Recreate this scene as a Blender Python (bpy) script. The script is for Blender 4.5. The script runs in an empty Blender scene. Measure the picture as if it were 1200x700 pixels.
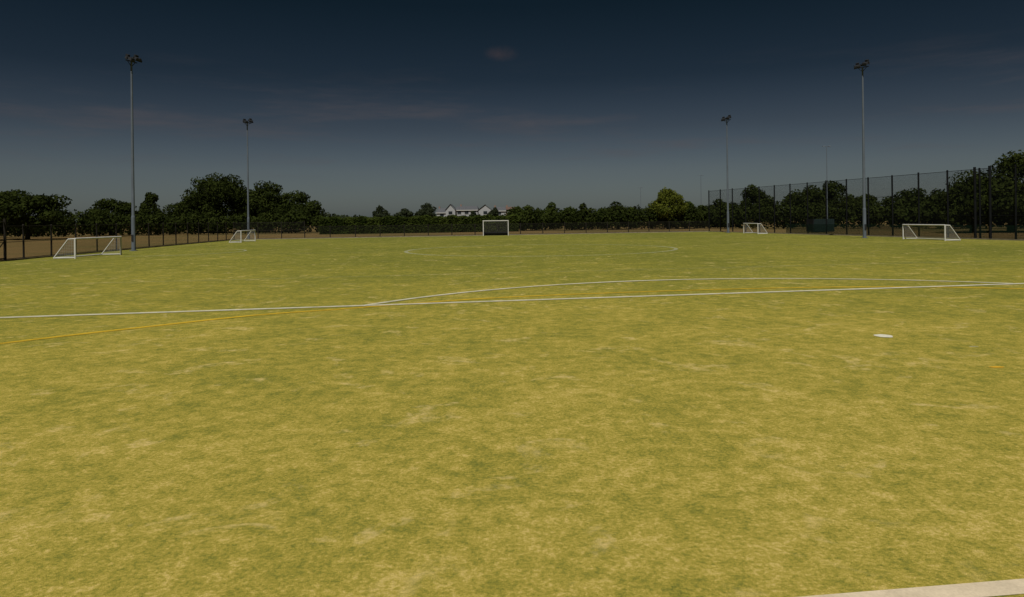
import bpy, bmesh, math, random
import numpy as np
from mathutils import Vector, Matrix
random.seed(4)
S = bpy.context.scene
S.view_settings.view_transform = 'Standard'
S.view_settings.look = 'None'
S.view_settings.exposure = 0

# ---------------------------------------------------------------- node helpers
def newmat(name):
    m = bpy.data.materials.new(name); m.use_nodes = True
    nt = m.node_tree; nt.nodes.clear()
    out = nt.nodes.new('ShaderNodeOutputMaterial')
    return m, nt, out
def N(nt, t, **kw):
    n = nt.nodes.new(t)
    for k, v in kw.items():
        setattr(n, k, v)
    return n
def noise(nt, vec, scale, detail=4, rough=.55, dist=0):
    n = N(nt, 'ShaderNodeTexNoise'); n.inputs['Scale'].default_value = scale
    n.inputs['Detail'].default_value = detail; n.inputs['Roughness'].default_value = rough
    n.inputs['Distortion'].default_value = dist
    nt.links.new(vec, n.inputs['Vector']); return n.outputs['Fac']
def maprange(nt, val, a, b, c=0, d=1, smooth=False):
    n = N(nt, 'ShaderNodeMapRange'); n.clamp = True
    if smooth: n.interpolation_type = 'SMOOTHSTEP'
    for i, v in zip((1, 2, 3, 4), (a, b, c, d)): n.inputs[i].default_value = v
    nt.links.new(val, n.inputs[0]); return n.outputs[0]
def math_(nt, op, a, b=None):
    n = N(nt, 'ShaderNodeMath', operation=op)
    for i, v in enumerate((a, b)):
        if v is None: continue
        if isinstance(v, (int, float)): n.inputs[i].default_value = v
        else: nt.links.new(v, n.inputs[i])
    return n.outputs[0]
def mixc(nt, f, a, b, mode='MIX'):
    n = N(nt, 'ShaderNodeMix', data_type='RGBA', blend_type=mode)
    if isinstance(f, (int, float)): n.inputs[0].default_value = f
    else: nt.links.new(f, n.inputs[0])
    for i, v in ((6, a), (7, b)):
        if isinstance(v, tuple): n.inputs[i].default_value = (*v, 1)
        else: nt.links.new(v, n.inputs[i])
    return n.outputs[2]
def bsdf(nt, out, col, rough=.8, metal=0, spec=.3, normal=None):
    b = N(nt, 'ShaderNodeBsdfPrincipled')
    if isinstance(col, tuple): b.inputs['Base Color'].default_value = (*col, 1)
    else: nt.links.new(col, b.inputs['Base Color'])
    b.inputs['Roughness'].default_value = rough; b.inputs['Metallic'].default_value = metal
    b.inputs['Specular IOR Level'].default_value = spec
    if normal is not None: nt.links.new(normal, b.inputs['Normal'])
    if out is not None: nt.links.new(b.outputs[0], out.inputs[0])
    return b
def simple(name, col, rough=.7, metal=0, var=.25, scale=3, spec=.3):
    m, nt, out = newmat(name)
    g = N(nt, 'ShaderNodeNewGeometry')
    f = noise(nt, g.outputs['Position'], scale, 5)
    c = mixc(nt, maprange(nt, f, .3, .7), tuple(x * (1 - var) for x in col), tuple(min(1, x * (1 + var)) for x in col))
    bsdf(nt, out, c, rough, metal, spec); return m

# ---------------------------------------------------------------- materials
def mat_turf():
    m, nt, out = newmat('artificial_turf')
    g = N(nt, 'ShaderNodeNewGeometry'); P = g.outputs['Position']
    sep = N(nt, 'ShaderNodeSeparateXYZ'); nt.links.new(P, sep.inputs[0])
    big = noise(nt, P, .09, 3, .6)
    mid = noise(nt, P, 1.0, 4, .62, .5)
    sm = noise(nt, P, 5.0, 5, .72, .3)
    fine = noise(nt, P, 30, 3, .75)
    vf = noise(nt, P, 170, 2, .8)
    near = maprange(nt, sep.outputs['Y'], 5, 36, 1, 0, True)  # light falloff painted into turf colour: bright tan near camera, darker with distance
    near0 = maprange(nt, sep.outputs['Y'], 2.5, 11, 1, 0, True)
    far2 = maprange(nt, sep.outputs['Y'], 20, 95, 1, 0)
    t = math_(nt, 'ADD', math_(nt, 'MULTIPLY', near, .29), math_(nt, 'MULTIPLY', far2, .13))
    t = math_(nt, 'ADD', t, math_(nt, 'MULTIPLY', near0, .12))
    t = math_(nt, 'ADD', t, math_(nt, 'MULTIPLY', maprange(nt, big, .3, .7, -1, 1), .12))
    t = math_(nt, 'ADD', t, math_(nt, 'MULTIPLY', maprange(nt, mid, .25, .75, -1, 1), .17))
    t = math_(nt, 'ADD', t, math_(nt, 'MULTIPLY', maprange(nt, sm, .25, .75, -1, 1), .35))
    t = math_(nt, 'ADD', t, math_(nt, 'MULTIPLY', maprange(nt, fine, .25, .75, -1, 1), .38))
    t = math_(nt, 'ADD', t, .165)
    r = N(nt, 'ShaderNodeValToRGB'); e = r.color_ramp.elements
    e[0].position = 0; e[0].color = (.112, .124, .022, 1)
    e[1].position = 1; e[1].color = (.54, .42, .135, 1)
    for p, c in ((.3, (.180, .182, .032)), (.55, (.288, .250, .041)), (.78, (.40, .320, .066))):
        x = e.new(p); x.color = (*c, 1)
    nt.links.new(t, r.inputs[0])
    pn = noise(nt, P, 1.3, 4, .6, 1.0); pn2 = noise(nt, P, 9, 4, .7)
    pm = math_(nt, 'MULTIPLY', maprange(nt, pn, .57, .67, 0, 1, True), maprange(nt, pn2, .40, .60, 0, 1))
    c = mixc(nt, math_(nt, 'MULTIPLY', pm, .6), r.outputs[0], (.62, .48, .20))
    dk = maprange(nt, vf, .3, .7, .52, 1.45)
    hsv = N(nt, 'ShaderNodeHueSaturation'); nt.links.new(c, hsv.inputs['Color']); nt.links.new(dk, hsv.inputs['Value'])
    b = N(nt, 'ShaderNodeBump'); b.inputs['Strength'].default_value = .5; b.inputs['Distance'].default_value = .02
    h = math_(nt, 'ADD', fine, math_(nt, 'MULTIPLY', vf, .5)); nt.links.new(h, b.inputs['Height'])
    bsdf(nt, out, hsv.outputs[0], .95, 0, .05, b.outputs[0])
    return m
def mat_ground():
    m, nt, out = newmat('dry_grass')
    P = N(nt, 'ShaderNodeNewGeometry').outputs['Position']
    a = noise(nt, P, .05, 6, .6); b2 = noise(nt, P, .9, 5, .7)
    c = mixc(nt, maprange(nt, a, .38, .66), (.165, .108, .042), (.075, .075, .024))
    c = mixc(nt, maprange(nt, b2, .3, .7, 0, .5), c, (.20, .135, .06))
    bsdf(nt, out, c, .95, 0, .05); return m
def mat_line(name, col, wear, lo=.3):
    m, nt, out = newmat(name)
    P = N(nt, 'ShaderNodeNewGeometry').outputs['Position']
    f = noise(nt, P, 3, 6, .75); f2 = noise(nt, P, 60, 3, .7); f3 = noise(nt, P, .25, 3, .6)
    s = math_(nt, 'ADD', math_(nt, 'MULTIPLY', f, .5), math_(nt, 'MULTIPLY', f2, .25))
    s = math_(nt, 'ADD', s, math_(nt, 'MULTIPLY', f3, .25))
    c = mixc(nt, maprange(nt, s, .3, .65), tuple(x * .7 for x in col), col)
    b = bsdf(nt, None, c, .9, 0, .1)
    tr = N(nt, 'ShaderNodeBsdfTransparent'); mx = N(nt, 'ShaderNodeMixShader')
    nt.links.new(maprange(nt, s, .38, .58, lo, wear), mx.inputs[0])
    nt.links.new(tr.outputs[0], mx.inputs[1]); nt.links.new(b.outputs[0], mx.inputs[2])
    nt.links.new(mx.outputs[0], out.inputs[0]); return m
def mat_wire(name, col, cell, w):
    m, nt, out = newmat(name)
    uv = N(nt, 'ShaderNodeUVMap'); sep = N(nt, 'ShaderNodeSeparateXYZ'); nt.links.new(uv.outputs[0], sep.inputs[0])
    ms = []
    for k in ('X', 'Y'):
        fr = math_(nt, 'FRACT', math_(nt, 'DIVIDE', sep.outputs[k], cell))
        ms.append(math_(nt, 'LESS_THAN', fr, w))
    mk = math_(nt, 'MAXIMUM', ms[0], ms[1])
    b = N(nt, 'ShaderNodeBsdfDiffuse'); b.inputs[0].default_value = (*col, 1)
    tr = N(nt, 'ShaderNodeBsdfTransparent'); mx = N(nt, 'ShaderNodeMixShader')
    nt.links.new(mk, mx.inputs[0]); nt.links.new(tr.outputs[0], mx.inputs[1]); nt.links.new(b.outputs[0], mx.inputs[2])
    nt.links.new(mx.outputs[0], out.inputs[0]); return m
def mat_leaf(name, dark, light, sc=.55):
    m, nt, out = newmat(name)
    g = N(nt, 'ShaderNodeNewGeometry')
    f = noise(nt, g.outputs['Position'], sc, 3, .6)
    t = math_(nt, 'ADD', math_(nt, 'MULTIPLY', maprange(nt, f, .34, .66), .65), math_(nt, 'MULTIPLY', g.outputs['Random Per Island'], .35))
    c = mixc(nt, t, dark, light)
    d = N(nt, 'ShaderNodeBsdfDiffuse'); nt.links.new(c, d.inputs[0])
    tl = N(nt, 'ShaderNodeBsdfTranslucent'); nt.links.new(c, tl.inputs[0])
    mx = N(nt, 'ShaderNodeMixShader'); mx.inputs[0].default_value = .3
    nt.links.new(d.outputs[0], mx.inputs[1]); nt.links.new(tl.outputs[0], mx.inputs[2])
    nt.links.new(mx.outputs[0], out.inputs[0]); return m

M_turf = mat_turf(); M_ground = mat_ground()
M_white = mat_line('white_line', (.66, .64, .50), .92, .5)
M_nearline = mat_line('sandy_white_line', (.72, .61, .44), .98, .82)
M_whitefar = mat_line('worn_white_line', (.50, .51, .34), .68, .2)
M_faint = mat_line('faint_line', (.42, .42, .20), .45, .03)
M_yellow = mat_line('yellow_line', (.62, .41, .03), .92, .5)
M_galv = simple('galvanised_steel', (.10, .12, .145), .8, 0, var=.12, scale=1, spec=.15)
M_dark = simple('dark_metal', (.020, .022, .025), .7, spec=.15)
M_black = simple('black_coating', (.006, .007, .008), .7, spec=.1)
M_glass = simple('lamp_glass', (.06, .07, .08), .4)
M_alu = simple('white_aluminium', (.50, .50, .47), .55, var=.1)
M_grey = simple('fence_grey', (.020, .018, .015), .7, spec=.1)
M_wire = mat_wire('fence_wire', (.012, .015, .017), .05, .13)
M_wirelow = mat_wire('chainlink', (.018, .018, .016), .05, .15)
M_green = mat_wire('green_windbreak', (.010, .022, .016), .03, .38)
M_net = mat_wire('goal_net', (.32, .33, .32), .1, .07)
M_board = simple('backboard', (.010, .011, .013), .6)
M_bark = simple('bark', (.03, .024, .018), .9)
M_l_dark = mat_leaf('oak_leaf', (.009, .014, .004), (.044, .058, .013))
M_l_mid = mat_leaf('hedge_leaf', (.016, .027, .006), (.062, .083, .016))
M_l_bright = mat_leaf('lime_leaf', (.030, .043, .007), (.13, .145, .022))
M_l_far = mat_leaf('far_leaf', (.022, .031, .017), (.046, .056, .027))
M_wall = simple('render_wall', (.30, .31, .32), .8, var=.08)
M_brick = simple('brick_wall', (.20, .13, .10), .8, var=.12)
M_roof = simple('slate_roof', (.085, .09, .10), .7)
M_tile = simple('clay_tile_roof', (.11, .07, .055), .8)
M_win = simple('window_glass', (.02, .025, .03), .15)
M_cont = simple('green_painted_steel', (.007, .018, .017), .6)
M_kerb = simple('concrete_edging', (.22, .19, .14), .9)

# ---------------------------------------------------------------- mesh builder
class B:
    def __init__(s, name): s.bm = bmesh.new(); s.name = name; s.mats = []; s.uv = s.bm.loops.layers.uv.new('UVMap')
    def mi(s, m):
        if m not in s.mats: s.mats.append(m)
        return s.mats.index(m)
    def cyl(s, p0, p1, r0, r1, m, seg=8, cap=True):
        p0 = Vector(p0); p1 = Vector(p1); d = (p1 - p0).normalized()
        q = d.to_track_quat('Z', 'Y')
        ring = lambda p, r: [s.bm.verts.new(p + q @ Vector((math.cos(2 * math.pi * i / seg) * r, math.sin(2 * math.pi * i / seg) * r, 0))) for i in range(seg)]
        R = [ring(p0, r0), ring(p1, r1)]
        k = s.mi(m)
        for i in range(seg):
            f = s.bm.faces.new((R[0][i], R[0][(i + 1) % seg], R[1][(i + 1) % seg], R[1][i])); f.material_index = k; f.smooth = True
        if cap:   # caps have their own vertices so they do not bend the side normals
            f = s.bm.faces.new(ring(p1, r1)); f.material_index = k
            f = s.bm.faces.new(ring(p0, r0)[::-1]); f.material_index = k
    def path(s, pts, rs, m, seg=7):
        for i in range(len(pts) - 1): s.cyl(pts[i], pts[i + 1], rs[i], rs[i + 1], m, seg, i == len(pts) - 2)
    def box(s, c, size, m, rot=None, taper=1):
        k = s.mi(m); v = []
        rot = rot or Matrix.Identity(3)
        for z in (-.5, .5):
            tt = taper if z > 0 else 1
            for x, y in ((-.5, -.5), (.5, -.5), (.5, .5), (-.5, .5)):
                v.append(s.bm.verts.new(Vector(c) + rot @ Vector((x * size[0] * tt, y * size[1] * tt, z * size[2]))))
        for q in ((3, 2, 1, 0), (4, 5, 6, 7), (0, 1, 5, 4), (1, 2, 6, 5), (2, 3, 7, 6), (3, 0, 4, 7)):
            f = s.bm.faces.new([v[i] for i in q]); f.material_index = k
    def quad(s, pts, m, uvs=None):
        f = s.bm.faces.new([s.bm.verts.new(Vector(p)) for p in pts]); f.material_index = s.mi(m)
        if uvs:
            for l, u in zip(f.loops, uvs): l[s.uv].uv = u
    def panel(s, a, b, z0, z1, m):
        L = (Vector(b) - Vector(a)).length
        s.quad([(a[0], a[1], z0), (b[0], b[1], z0), (b[0], b[1], z1), (a[0], a[1], z1)], m, [(0, z0), (L, z0), (L, z1), (0, z1)])
    def done(s, parent=None):
        me = bpy.data.meshes.new(s.name); s.bm.to_mesh(me); s.bm.free()
        for m in s.mats: me.materials.append(m)
        o = bpy.data.objects.new(s.name, me); S.collection.objects.link(o)
        if parent: o.parent = parent
        return o
def empty(name):
    o = bpy.data.objects.new(name, None); S.collection.objects.link(o); return o

# ---------------------------------------------------------------- ground
b = B('ground'); b.quad([(-4000, -4000, -.03), (4000, -4000, -.03), (4000, 4000, -.03), (-4000, 4000, -.03)], M_ground); b.done()
LX = lambda D: -26.5 - .088 * D            # left boundary
RX = lambda D: 38 - .244 * (D - 56)        # right boundary
BL = Vector((LX(83), 83)); BR = Vector((RX(97), 97))
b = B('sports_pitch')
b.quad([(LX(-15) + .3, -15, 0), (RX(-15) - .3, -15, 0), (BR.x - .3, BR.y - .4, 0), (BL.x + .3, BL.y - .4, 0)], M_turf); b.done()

# ---------------------------------------------------------------- pitch markings
def strip(name, pts, w, m, z=.004):
    b = B(name); pts = [Vector((p[0], p[1])) for p in pts]; n = len(pts); V = []
    for i, p in enumerate(pts):
        d = (pts[min(i + 1, n - 1)] - pts[max(i - 1, 0)]).normalized(); o = Vector((-d.y, d.x)) * w / 2
        V.append((b.bm.verts.new((*(p + o), z)), b.bm.verts.new((*(p - o), z))))
    for i in range(n - 1):
        f = b.bm.faces.new((V[i][1], V[i + 1][1], V[i + 1][0], V[i][0])); f.material_index = b.mi(m)
    return b.done(marks)
marks = empty('pitch_markings')
def seg(a, c, n=30): return [(a[0] + (c[0] - a[0]) * i / n, a[1] + (c[1] - a[1]) * i / n) for i in range(n + 1)]
strip('goal_line', seg((-24, .71), (46, 8.86)), .14, M_nearline)
strip('penalty_area_line', seg((-15.2, 14.85), (24, 21.8)), .22, M_white, .012)
arc = []
for i in range(49):
    t = -1.02 + 2.04 * i / 48 * .985; a = math.radians(90 + 9.8) - t * math.radians(48.3) / 1.0
    arc.append((7.08 + 12.6 * math.cos(a), 10.3 + 12.6 * math.sin(a)))
strip('penalty_arc', arc, .20, M_white, .016)
# hockey shooting circle (yellow)
P = [(-10.2, 10.2), (-9.1, 12.1), (-7.3, 14.0), (-5.8, 15.4), (-4.1, 16.3), (-2.5, 17.25), (-.9, 18.05), (.7, 18.6), (2.3, 19.0), (4.6, 19.45), (7.2, 19.8), (9.5, 19.9), (12, 19.6), (14.5, 18.6), (17, 17.0)]
def catmull(P, k=6):
    o = []
    for i in range(len(P) - 1):
        p = [Vector(P[max(0, min(len(P) - 1, i + j))]) for j in (-1, 0, 1, 2)]
        for s in range(k):
            t = s / k
            o.append(.5 * ((2 * p[1]) + (-p[0] + p[2]) * t + (2 * p[0] - 5 * p[1] + 4 * p[2] - p[3]) * t * t + (-p[0] + 3 * p[1] - 3 * p[2] + p[3]) * t ** 3))
    return o + [Vector(P[-1])]
strip('shooting_circle', catmull(P), .19, M_yellow, .008)
C = (1.9, 47)
strip('centre_circle', [(C[0] + 9.15 * math.cos(a), C[1] + 8.6 * math.sin(a)) for a in [2 * math.pi * i / 80 for i in range(81)]], .26, M_whitefar)
strip('halfway_line', seg((-29, 43), (38, 51.5)), .2, M_faint, .009)
strip('quarter_line', seg((-26, 22.6), (33, 32)), .2, M_faint)
strip('far_quarter_line', seg((-30, 64), (32, 72)), .25, M_faint)
strip('left_sideline', seg((-23.5, 0), (-31.5, 80)), .2, M_faint, .012)
strip('right_sideline', seg((39, 40), (28.5, 86)), .2, M_faint, .012)
strip('far_goal_line', seg((-30, 82), (28, 92)), .3, M_faint, .014)
strip('side_circle', [(-24.5 + 5 * math.cos(a), 49 + 5 * math.sin(a)) for a in [math.radians(-95 + 5 * i) for i in range(37)]], .2, M_whitefar, .018)
def disc(name, c, r, m, z=.006, ry=None):
    b = B(name); f = b.bm.faces.new([b.bm.verts.new((c[0] + r * math.cos(a) * (1 + .06 * math.sin(3 * a)), c[1] + (ry or r) * math.sin(a) * (1 + .08 * math.cos(5 * a)), z)) for a in [2 * math.pi * i / 24 for i in range(24)]]); f.material_index = b.mi(m); b.done(marks)
M_spot = simple('white_spot', (.60, .58, .47), .9, var=.15, scale=20)
disc('penalty_spot', (6.4, 11.8), .145, M_spot, ry=.16)
disc('far_spot', (5.7, 18.55), .06, M_spot, .02)
M_ysp = simple('yellow_spot', (.60, .34, .02), .9, var=.2, scale=20)
disc('yellow_mark', (6.58, 9.3), .10, M_ysp, ry=.045)
disc('small_mark', (7.25, 10.75), .07, M_whitefar, ry=.04)

# ---------------------------------------------------------------- fences
def rails(b, a, c, zs, r, m):
    for z in zs: b.cyl((a[0], a[1], z), (c[0], c[1], z), r, r, m, 6)
def fence(name, a, c, H, step, pr, wire, postm, railz, z0=0.02):
    e = empty(name); a = Vector(a); c = Vector(c); L = (c - a).length; n = max(1, round(L / step))
    p = B('posts')
    for i in range(n + 1):
        q = a + (c - a) * i / n
        h = H + .05 + random.uniform(-.03, .03); lean = random.uniform(-.03, .03)
        p.cyl((q.x, q.y, -.05), (q.x + lean, q.y, h), pr, pr, postm, 8)
        p.cyl((q.x + lean, q.y, h), (q.x + lean, q.y, h + .04), pr * 1.15, pr * .4, postm, 8)
    p.done(e)
    m = B('wire_mesh'); m.panel(a, c, z0, H, wire); m.done(e)
    r = B('rails'); rails(r, a, c, railz, .022, postm); r.done(e)
    return e
fence('perimeter_fence', (LX(16), 16), BL, 2.05, 2.9, .055, M_wirelow, M_grey, (.1, 1.1, 2.05))
# braced gate posts
fe = empty('fence_gate')
g = B('gate_frame')
for D in (39.0, 40.3):
    g.cyl((LX(D) + .1, D, 0), (LX(D) + .1, D, 2.5), .075, .075, M_grey)
for z in (.15, 1.2, 2.3): g.cyl((LX(39) + .1, 39, z), (LX(40.3) + .1, 40.3, z), .03, .03, M_grey)
g.cyl((LX(39) + .1, 39, .15), (LX(40.3) + .1, 40.3, 1.2), .03, .03, M_grey)
g.cyl((LX(39) + .1, 39, 2.0), (LX(37.6) + .1, 37.6, 0), .035, .035, M_grey)
g.done(fe)
MID = BL + (BR - BL) * .13
fence('perimeter_fence', BL, MID, 2.05, 2.9, .055, M_wirelow, M_grey, (.1, 1.1, 2.05))
fence('perimeter_fence', MID, BR, 1.5, 3.1, .055, M_wirelow, M_grey, (.1, 1.48))
e = fence('high_ball_stop_fence', (RX(26), 26), BR, 5.75, 3.0, .075, M_wire, M_black, (.06, 1.9, 3.8, 5.72))
m = B('windbreak'); m.panel((RX(26) - .06, 26), (RX(80) - .06, 80), .03, 1.15, M_green); m.done(e)
p = B('double_gate_post')
p.cyl((RX(54.6) - .1, 54.6, 0), (RX(54.6) - .1, 54.6, 5.9), .10, .10, M_black)
p.cyl((RX(55.9) - .1, 55.9, 0), (RX(55.9) - .1, 55.9, 5.9), .10, .10, M_black)
p.done(e)
b = B('kerb_edging')
for a, c in (((LX(-5) + .2, -5), (BL.x + .2, BL.y - .3)), ((BL.x + .2, BL.y - .3), (BR.x - .2, BR.y - .3)), ((RX(5) - .2, 5), (BR.x - .2, BR.y - .3))):
    a = Vector(a); c = Vector(c); d = (c - a); ang = math.atan2(d.y, d.x)
    b.box(((a.x + c.x) / 2, (a.y + c.y) / 2, .02), (d.length, .12, .12), M_kerb, Matrix.Rotation(ang, 3, 'Z'))
b.done()

# ---------------------------------------------------------------- floodlights
def flood(X, D, H, r=.12, face=(0, 0), name='floodlight_mast'):
    e = empty(name)
    p = B('mast')
    p.cyl((X, D, -.02), (X, D, .05), r * 2.4, r * 2.4, M_galv, 12)
    p.path([(X, D, 0), (X, D, 2.6)], [r * 1.3, r * 1.25], M_galv, 12)
    p.path([(X, D, 2.6), (X, D, 2.75), (X, D, H * .55), (X, D, H)], [r * 1.25, r, r * .8, r * .55], M_galv, 12)
    p.box((X, D - r * 1.4, 1.0), (.14, .05, .5), M_dark)
    p.done(e)
    d = Vector((face[0] - X, face[1] - D)).normalized(); ang = math.atan2(d.y, d.x)
    Rz = Matrix.Rotation(ang, 3, 'Z')
    a = B('crossarm'); o = Vector((X, D, H))
    a.cyl(o + Rz @ Vector((0, -.55, 0)), o + Rz @ Vector((0, .55, 0)), .04, .04, M_dark)
    a.cyl(o + Rz @ Vector((0, 0, -.4)), o + Rz @ Vector((0, .4, 0)), .025, .025, M_dark)
    a.cyl(o + Rz @ Vector((0, 0, -.4)), o + Rz @ Vector((0, -.4, 0)), .025, .025, M_dark)
    a.done(e)
    for i, y in enumerate((-.36, .36)):
        h = B('lamp_head_%d' % (i + 1)); R = Rz @ Matrix.Rotation(math.radians(26), 3, 'Y') @ Matrix.Rotation(math.radians(14 * (1 if y < 0 else -1)), 3, 'Z')
        c = o + Rz @ Vector((.22, y, .14 + (.14 if i else 0)))
        h.box(c, (.56, .5, .18), M_dark, R, .8)
        h.box(c + R @ Vector((0, 0, -.10)), (.50, .44, .02), M_glass, R)
        h.box(c + R @ Vector((-.24, 0, .15)), (.20, .26, .16), M_dark, R)
        for s in (-1, 1): h.box(c + R @ Vector((-.08, s * .275, -.03)), (.05, .025, .32), M_dark, R)
        h.box(c + R @ Vector((.28, 0, -.08)), (.04, .52, .16), M_dark, R)
        h.done(e)
    return e
flood(-29.4, 53, 14.7, face=(0, 45))
flood(-33.4, 86.5, 14.7, face=(0, 60))
flood(28.0, 88.5, 14.6, face=(0, 60))
flood(32.0, 62, 15.5, face=(5, 40))
def lamp(X, D, H):
    e = empty('street_lamp'); p = B('column')
    p.path([(X, D, 0), (X, D, 1.5), (X, D, 1.55), (X, D, H)], [.11, .11, .07, .04], M_galv); p.done(e)
    a = B('lantern')
    a.cyl((X - .35, D, H), (X + .35, D, H), .03, .03, M_galv)
    for s in (-1, 1): a.box((X + s * .4, D, H + .03), (.4, .28, .12), M_galv, Matrix.Rotation(s * .15, 3, 'Y'), .7)
    a.done(e)
lamp(46.2, 100, 12.2); lamp(41.6, 150, 11.2); lamp(34, 180, 10.0)

# ---------------------------------------------------------------- goals
def goal(p0, p1, back, H=1.22, r=.055, name='five_a_side_goal'):
    e = empty(name); p0 = Vector(p0); p1 = Vector(p1); bk = Vector(back)
    f = B('frame')
    P3 = lambda p, z: (p.x, p.y, z)
    for p in (p0, p1):
        f.cyl(P3(p, 0), P3(p, H), r, r, M_alu)
        f.path([P3(p, H), P3(p + bk * .32, H - .02), P3(p + bk, .06)], [r * .7] * 3, M_alu)
        f.cyl(P3(p, .05), P3(p + bk, .05), r * .7, r * .7, M_alu)
    f.cyl(P3(p0, H), P3(p1, H), r * 1.05, r * 1.05, M_alu, 14)
    f.cyl(P3(p0 + bk, .05), P3(p1 + bk, .05), r * .75, r * .75, M_alu, 12)
    f.done(e)
    n = B('net'); L = (p1 - p0).length; a0, a1 = p0 + bk * .32, p1 + bk * .32
    n.quad([P3(p0, H), P3(p1, H), P3(a1, H - .02), P3(a0, H - .02)], M_net, [(0, 0), (L, 0), (L, .4), (0, .4)])
    n.quad([P3(a0, H - .02), P3(a1, H - .02), P3(p1 + bk, .06), P3(p0 + bk, .06)], M_net, [(0, 0), (L, 0), (L, 1.4), (0, 1.4)])
    for p in (p0, p1):
        n.quad([P3(p, .05), P3(p + bk, .05), P3(p + bk * .32, H - .02), P3(p, H)], M_net, [(0, 0), (1.2, 0), (.4, 1.2), (0, 1.2)])
    n.done(e)
goal((-26.9, 42), (-26.6, 46.4), (-1.25, -.1))
goal((-28.2, 71), (-28.5, 75.7), (-1.2, -.1))
goal((33.6, 53), (33.1, 57.8), (1.25, .1))
goal((28.8, 80), (28.7, 84.6), (1.15, .1))
# hockey goal
e = empty('hockey_goal'); f = B('frame')
x0, x1, D, H = -3.7, -.5, 87.6, 1.9
for x in (x0, x1):
    f.box((x, D, H / 2), (.09, .09, H), M_alu)
    f.cyl((x, D + .1, H), (x, D + .95, H), .03, .03, M_alu); f.cyl((x, D + .95, H), (x, D + 1.2, .4), .03, .03, M_alu)
f.box(((x0 + x1) / 2, D, H + .03), (x1 - x0 + .12, .10, .10), M_alu)
f.cyl((x0, D + .95, H), (x1, D + .95, H), .03, .03, M_dark)
f.done(e)
f = B('backboard')
f.box(((x0 + x1) / 2, D + 1.2, .24), (x1 - x0, .05, .46), M_board)
for x in (x0, x1): f.box((x, D + .65, .24), (.05, 1.05, .46), M_board)
f.done(e)
n = B('net'); M_nd = mat_wire('pale_net', (.14, .14, .14), .05, .08)
n.quad([(x0, D + .95, H), (x1, D + .95, H), (x1, D + 1.22, .4), (x0, D + 1.22, .4)], M_nd, [(0, 0), (3.6, 0), (3.6, 1.7), (0, 1.7)])
n.quad([(x0, D + .06, H), (x1, D + .06, H), (x1, D + .95, H + .01), (x0, D + .95, H + .01)], M_nd, [(0, 0), (3.6, 0), (3.6, .9), (0, .9)])
for x in (x0, x1): n.quad([(x, D + .06, .45), (x, D + 1.2, .45), (x, D + .95, H), (x, D + .06, H)], M_nd, [(0, 0), (1.1, 0), (.9, 1.6), (0, 1.6)])
n.done(e)

# ---------------------------------------------------------------- foliage
rng = np.random.default_rng(11)
def leaves(c, rad, n, size, shell=.5):
    w = (rad.prod(axis=1)) ** (2 / 3.); k = rng.choice(len(c), n, p=w / w.sum())
    d = rng.normal(size=(n, 3)); d /= np.linalg.norm(d, axis=1)[:, None]
    r = 1.05 - shell * rng.random(n) ** 1.5
    r *= 1 + .10 * np.sin(d[:, 0] * 7 + k * 2.1) * np.cos(d[:, 2] * 6 + k)
    p = c[k] + d * r[:, None] * rad[k]
    keep = p[:, 2] > .15; p = p[keep]; d = d[keep]; n = len(p)
    nn = d + rng.normal(size=(n, 3)) * .55; nn /= np.linalg.norm(nn, axis=1)[:, None]
    t = np.cross(nn, rng.normal(size=(n, 3))); t /= np.linalg.norm(t, axis=1)[:, None]
    b_ = np.cross(nn, t); s = (size * (.5 + .9 * rng.random(n)))[:, None] * .5
    q = np.stack([p - t * s, p - b_ * s * .7, p + t * s, p + b_ * s * .7], 1)
    return q.reshape(-1, 3)
def make_veg(name, quads, leafm, trunk=None):
    V = quads; nf = len(V) // 4; tv = np.zeros((0, 3)); tf = []
    mats = [leafm]
    if trunk is not None:
        tb = trunk.bm; tb.verts.index_update(); tv = np.array([v.co[:] for v in tb.verts]); tf = [[v.index + len(V) for v in f.verts] for f in tb.faces]; mats.append(M_bark); tb.free()
    me = bpy.data.meshes.new(name)
    faces = np.arange(nf * 4).reshape(-1, 4).tolist() + tf
    me.from_pydata(np.vstack([V, tv]).tolist(), [], faces)
    for m in mats: me.materials.append(m)
    mi = np.zeros(len(faces), dtype=np.int32); mi[nf:] = 1 if trunk is not None else 0
    me.polygons.foreach_set('material_index', mi)
    o = bpy.data.objects.new(name, me); S.collection.objects.link(o); return o
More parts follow.
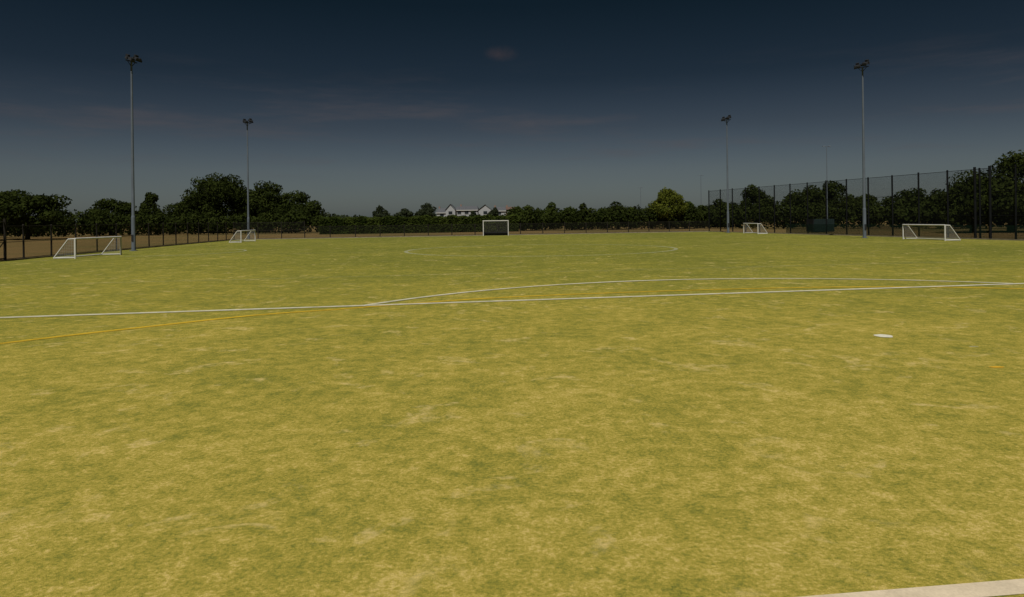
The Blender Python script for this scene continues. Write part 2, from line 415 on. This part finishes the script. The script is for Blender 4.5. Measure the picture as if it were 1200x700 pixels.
def tree(X, D, w, h, leafm=None, name='oak_tree', n=None, base=.05, leaf=.42, nl=24, conic=0):
    leafm = leafm or M_l_dark
    cz0 = h * base; C = []; R = []
    H2 = (h - cz0) / 2; zc = cz0 + H2
    C.append(np.array([X, D, zc - H2 * .08])); R.append(np.array([w * .37, w * .37, H2 * .74]))
    for i in range(nl):
        while True:
            u = rng.uniform(-1, 1, 3)
            if .45 < np.linalg.norm(u) < 1: break
        lr = rng.uniform(.14, .30)
        f = (1 - conic * (u[2] + 1) / 2)
        pos = np.array([X + u[0] * w / 2 * .84 * f, D + u[1] * w / 2 * .84 * f, zc + u[2] * H2 * .85])
        C.append(pos); R.append(np.array([lr * w * .62 * f, lr * w * .62 * f, lr * min(w, h) * .55]))
    C.append(np.array([X + w * rng.uniform(-.15, .18), D, h - h * .14])); R.append(np.array([w * .18, w * .18, h * .14]))
    for s in (-1, 1):
        C.append(np.array([X + s * w * .34 * (1 - .3 * conic), D, cz0 + H2 * rng.uniform(.5, .9)])); R.append(np.array([w * .18, w * .18, h * .18]))
    C = np.array(C); R = np.array(R)
    n = n or int(2200 + 85 * w * h)
    q = leaves(C, R, n, leaf)
    tb = B('t'); tr = .03 * h + .05
    top = Vector((X + w * .03, D, zc + H2 * .4))
    tb.path([(X, D, -.03), (X + .05, D, h * .12), (X + .1, D, zc * .8), tuple(top)], [tr * 1.35, tr, tr * .75, tr * .25], M_bark, 8)
    for i in range(1, 9):
        c = Vector(C[i]); s = Vector((X + .08, D, h * rng.uniform(.14, .45))); md = s.lerp(c, .5) + Vector((0, 0, h * .04))
        tb.path([s, md, c], [tr * .5, tr * .33, tr * .12], M_bark, 6)
    return make_veg(name, q, leafm, tb)
T = tree
# left
T(-71, 100, 11.5, 7.2, nl=30); T(-81, 104, 9, 5.2)
T(-76.5, 130, 10.5, 6.8); T(-69.5, 131, 4.6, 8.1, nl=11); T(-64.5, 141, 10, 8.6)
T(-60, 139, 14, 12.2, nl=40, n=19000); T(-53.5, 143, 10, 8.8, nl=28); T(-49.3, 138, 8.8, 10.3, nl=30); T(-43, 136, 11.5, 8.3, nl=30)
T(-71, 150, 12, 6.8); T(-55, 150, 16, 8.8)
# right
T(27.9, 122, 7.6, 7.2, M_l_bright, 'lime_tree', n=10000, base=.04, nl=30, leaf=.34)
xs = 2.0
mats = [M_l_mid, M_l_dark, M_l_mid, M_l_mid, M_l_dark]
hs = [4.6, 3.9, 5.3, 4.2, 4.9, 4.0, 5.2, 4.1, 6.0, 4.5, 5.7, 4.3, 5.2]
ws = [5.6, 4.2, 4.6, 6.0, 3.6, 5.2, 6.2, 3.8, 4.6, 4.4, 3.4, 4.8, 3.4]
for i in range(13):
    T(xs, 124 + (i * 37 % 11), ws[i], hs[i], mats[i % 5], 'broadleaf_tree', base=.0, leaf=.36, conic=(.45 if i % 3 == 2 else .1), nl=16, n=3600)
    xs += 1.0 + .22 * (ws[i] + ws[(i + 1) % 13]) * (.72 + .5 * ((i * 7) % 5) / 5)
    if xs > 24.5: break
T(32.4, 127, 4.6, 5.0, M_l_mid, 'broadleaf_tree', base=.02, n=3600); T(35.5, 129, 4.4, 4.3, M_l_dark, 'broadleaf_tree', base=.02, n=3600)
T(47.5, 132, 7, 8.2); T(41.5, 135, 6, 5.6); T(55.5, 128, 8.5, 7.8, nl=26); T(61.5, 130, 6.5, 8.7); T(66, 126, 7, 5.8)
T(66, 112, 9, 6.4); T(72, 110, 8, 7.2); T(60, 96, 5.5, 4.8); T(65.5, 98, 7, 5.6)
T(55.5, 76, 12, 8.8, nl=40, n=19000, leaf=.33); T(50.2, 74.5, 6.5, 6.0, leaf=.32, n=6500); T(63, 72, 8, 7.2)
# small far trees behind the hedge
T(-39, 205, 6, 6.6, M_l_far, 'broadleaf_tree'); T(-33.5, 208, 7, 5.8, M_l_far, 'broadleaf_tree'); T(-25.5, 205, 6.5, 7.2, M_l_far, 'broadleaf_tree')
T(-5.4, 196, 3.6, 5.6, M_l_far, 'broadleaf_tree'); T(1.6, 205, 4.5, 6.0, M_l_mid, 'broadleaf_tree'); T(-11.2, 200, 3.0, 4.7, M_l_far, 'broadleaf_tree')
def row(name, pts, w, h, leafm, n, leaf, var=.25, step=1.6):
    C = []; R = []
    for i in range(len(pts) - 1):
        a = np.array(pts[i], float); c = np.array(pts[i + 1], float); L = np.linalg.norm(c - a); k = max(1, int(L / step))
        for j in range(k):
            p = a + (c - a) * (j + rng.random()) / k
            hh = h * (1 + rng.uniform(-var, var * .6))
            C.append([p[0], p[1] + rng.uniform(-.2, .2) * w, hh * .5]); R.append([step * rng.uniform(.8, 1.3), w * .5, hh * .52])
    return make_veg(name, leaves(np.array(C), np.array(R), n, leaf), leafm)
row('shrub_row', [(-110, 118), (-72, 120), (-44, 126), (-35, 124)], 4, 3.9, M_l_dark, 24000, .46)
row('shrub_row', [(36, 118), (55, 104), (75, 88), (86, 70)], 4, 4.2, M_l_dark, 24000, .44)
row('shrub_row', [(-1, 123), (20, 122), (38, 121)], 3, 3.7, M_l_dark, 19000, .40, .22, 1.0)
row('distant_tree_row', [(-500, 520), (-60, 480), (60, 480), (500, 520)], 14, 6.5, M_l_far, 16000, 2.2, .5, 7)
row('distant_tree_row', [(-36, 260), (40, 255), (95, 240)], 6, 5.0, M_l_far, 12000, .8, .45, 3)
# clipped hedge
nh = 24000
a = np.array([-31.5, 113.]); c = np.array([1.0, 118.]); t = rng.random(nh); w = 2.2
base = a + (c - a) * t[:, None]
top = 2.5 + .10 * np.sin(t * 40) + .08 * np.sin(t * 97 + 1)
side = rng.random(nh)
y = np.where(side < .6, -w / 2, rng.uniform(-w / 2, w / 2, nh)) + rng.normal(size=nh) * .07
z = np.where(side < .6, rng.random(nh) * top, top) + rng.normal(size=nh) * .09
p = np.stack([base[:, 0], base[:, 1] + y, np.clip(z, .05, 9)], 1)
nn = rng.normal(size=(nh, 3)); nn[:, 1] -= .8; nn[:, 2] += .8; nn /= np.linalg.norm(nn, axis=1)[:, None]
tt = np.cross(nn, rng.normal(size=(nh, 3))); tt /= np.linalg.norm(tt, axis=1)[:, None]; bb = np.cross(nn, tt)
s = (.2 * (.6 + .8 * rng.random(nh)))[:, None]
q = np.stack([p - tt * s, p - bb * s * .6, p + tt * s, p + bb * s * .6], 1).reshape(-1, 3)
cb = B('c'); ang = math.atan2(c[1] - a[1], c[0] - a[0])
cb.box(((a[0] + c[0]) / 2, (a[1] + c[1]) / 2, 1.15), (np.linalg.norm(c - a) * .995, w * .85, 2.3), M_bark, Matrix.Rotation(ang, 3, 'Z'))
make_veg('hedge', q, M_l_mid, cb)
# ---------------------------------------------------------------- buildings
def block(e, n, X, D, w, d, eave, ridge, gable_front=False, wall=None, roof=None):
    wall = wall or M_wall; roof = roof or M_roof
    b = B('walls_%d' % n); b.box((X, D, eave / 2), (w, d, eave), wall)
    r = B('roof_%d' % n)
    if gable_front:
        hw = w / 2 + .3; y0, y1 = D - d / 2 - .3, D + d / 2 + .3
        b.quad([(X - w / 2, D - d / 2, eave), (X + w / 2, D - d / 2, eave), (X + .01, D - d / 2, ridge - .15), (X - .01, D - d / 2, ridge - .15)], wall)
        r.quad([(X - hw, y0, eave), (X, y0, ridge), (X, y1, ridge), (X - hw, y1, eave)], roof)
        r.quad([(X + hw, y0, eave), (X + hw, y1, eave), (X, y1, ridge), (X, y0, ridge)], roof)
    else:
        hd = d / 2 + .3; x0, x1 = X - w / 2 - .3, X + w / 2 + .3
        r.quad([(x0, D - hd, eave), (x1, D - hd, eave), (x1 - .6, D, ridge), (x0 + .6, D, ridge)], roof)
        r.quad([(x0, D + hd, eave), (x0 + .6, D, ridge), (x1 - .6, D, ridge), (x1, D + hd, eave)], roof)
        r.box((X, D - hd - .03, eave - .1), (x1 - x0, .05, .2), M_alu)
        r.box((x0 + w * .25, D + .1, ridge + .1), (.5, .5, .9), M_brick)
    r.done(e); b.done(e)
    v = B('windows_%d' % n); k = max(1, int(w / 2.2))
    for i in range(k):
        xx = X - w / 2 + (i + .5) * w / k
        for zz in (1.4, eave - .8):
            v.box((xx, D - d / 2 - .01, zz), (1.2, .08, 1.0), M_win); v.box((xx, D - d / 2 - .03, zz - .55), (1.4, .12, .08), M_alu)
    v.done(e)
e = empty('school_building')
block(e, 1, -14.4, 221, 7.0, 8, 5.2, 6.5); block(e, 2, -19.4, 219, 3.0, 7, 5.1, 7.1, True)
e = empty('white_house')
block(e, 1, -8.3, 216, 4.2, 6, 5.0, 6.8, True); block(e, 2, -4.0, 217.5, 4.2, 6, 4.8, 6.0)
e = empty('white_house')
block(e, 1, -22.8, 226, 3.4, 7, 4.5, 6.0, False, M_wall, M_roof)
e = empty('brick_house')
block(e, 1, -.4, 226, 3.8, 7, 4.6, 6.2, False, M_brick, M_tile)
# storage container behind the high fence
e = empty('storage_container'); b = B('body'); b.box((38.8, 86, .85), (2.5, 2.3, 1.6), M_cont)
for i in range(10): b.box((38.8 - 1.1 + i * .235, 84.83, .85), (.09, .06, 1.45), M_cont)
b.done(e); b = B('doors'); b.box((37.52, 86, .85), (.06, 2.0, 1.5), M_dark); b.done(e)

# ---------------------------------------------------------------- light & sky
el, az = math.radians(56), math.radians(-172)
W = bpy.data.worlds.new('World'); S.world = W; W.use_nodes = True; nt = W.node_tree; nt.nodes.clear()
out = nt.nodes.new('ShaderNodeOutputWorld'); bg = nt.nodes.new('ShaderNodeBackground')
sky = nt.nodes.new('ShaderNodeTexSky'); sky.sky_type = 'NISHITA'; sky.sun_disc = False
sky.sun_elevation = el; sky.sun_rotation = az
tc = nt.nodes.new('ShaderNodeTexCoord'); sp = nt.nodes.new('ShaderNodeSeparateXYZ'); nt.links.new(tc.outputs['Generated'], sp.inputs[0])
r = nt.nodes.new('ShaderNodeValToRGB'); E = r.color_ramp.elements
E[0].position = 0; E[0].color = (.215, .25, .30, 1); E[1].position = .45; E[1].color = (.05, .07, .08, 1)
for p_, c_ in ((.07, (.190, .194, .212)), (.13, (.118, .118, .128)), (.20, (.055, .067, .075)), (.30, (.028, .045, .048))):
    x = E.new(p_); x.color = (*c_, 1)
nt.links.new(sp.outputs['Z'], r.inputs[0])
col = mixc(nt, 1.0, sky.outputs[0], r.outputs[0], 'MULTIPLY')
mp = nt.nodes.new('ShaderNodeMapping'); mp.inputs['Scale'].default_value = (2.2, 2.2, 17); mp.inputs['Location'].default_value = (.35, .2, .9); nt.links.new(tc.outputs['Generated'], mp.inputs[0])
cn = noise(nt, mp.outputs[0], 1.6, 7, .6)
band = math_(nt, 'MULTIPLY', maprange(nt, sp.outputs['Z'], .03, .10, 0, 1, True), maprange(nt, sp.outputs['Z'], .13, .24, 1, 0, True))
cf = math_(nt, 'MULTIPLY', maprange(nt, cn, .48, .78, 0, 1, True), band)
col = mixc(nt, math_(nt, 'MULTIPLY', cf, .5), col, (.90, .77, .81))
# small puff
vd = N(nt, 'ShaderNodeVectorMath', operation='SUBTRACT'); nt.links.new(tc.outputs['Generated'], vd.inputs[0]); vd.inputs[1].default_value = (-.012, .971, .236)
vs = N(nt, 'ShaderNodeVectorMath', operation='MULTIPLY'); nt.links.new(vd.outputs[0], vs.inputs[0]); vs.inputs[1].default_value = (1, 1, 2.2)
ln = N(nt, 'ShaderNodeVectorMath', operation='LENGTH'); nt.links.new(vs.outputs[0], ln.inputs[0])
cn2 = noise(nt, tc.outputs['Generated'], 40, 5, .6)
pf = math_(nt, 'MULTIPLY', maprange(nt, ln.outputs[1], .002, .030, 1, 0, True), maprange(nt, cn2, .35, .6, .3, 1))
col = mixc(nt, math_(nt, 'MULTIPLY', pf, .55), col, (.56, .43, .46))
nt.links.new(col, bg.inputs[0]); bg.inputs[1].default_value = .1; nt.links.new(bg.outputs[0], out.inputs[0])
L = bpy.data.lights.new('sun', 'SUN'); L.energy = 4.0; L.angle = math.radians(.5); L.color = (1, .95, .86)
so = bpy.data.objects.new('sun', L); S.collection.objects.link(so)
sv = Vector((math.sin(az) * math.cos(el), math.cos(az) * math.cos(el), math.sin(el)))
so.rotation_mode = 'QUATERNION'; so.rotation_quaternion = sv.to_track_quat('Z', 'Y'); so.location = sv * 60

# ---------------------------------------------------------------- camera
cd = bpy.data.cameras.new('camera'); cd.lens = 24; cd.sensor_width = 36; cd.shift_y = -.0775; cd.clip_end = 6000; cd.clip_start = .05
co = bpy.data.objects.new('camera', cd); S.collection.objects.link(co)
co.matrix_world = Matrix.Translation((0, 0, 2.1)) @ Matrix.Rotation(math.pi / 2, 4, 'X') @ Matrix.Rotation(math.radians(-.7), 4, 'Z')
S.camera = co
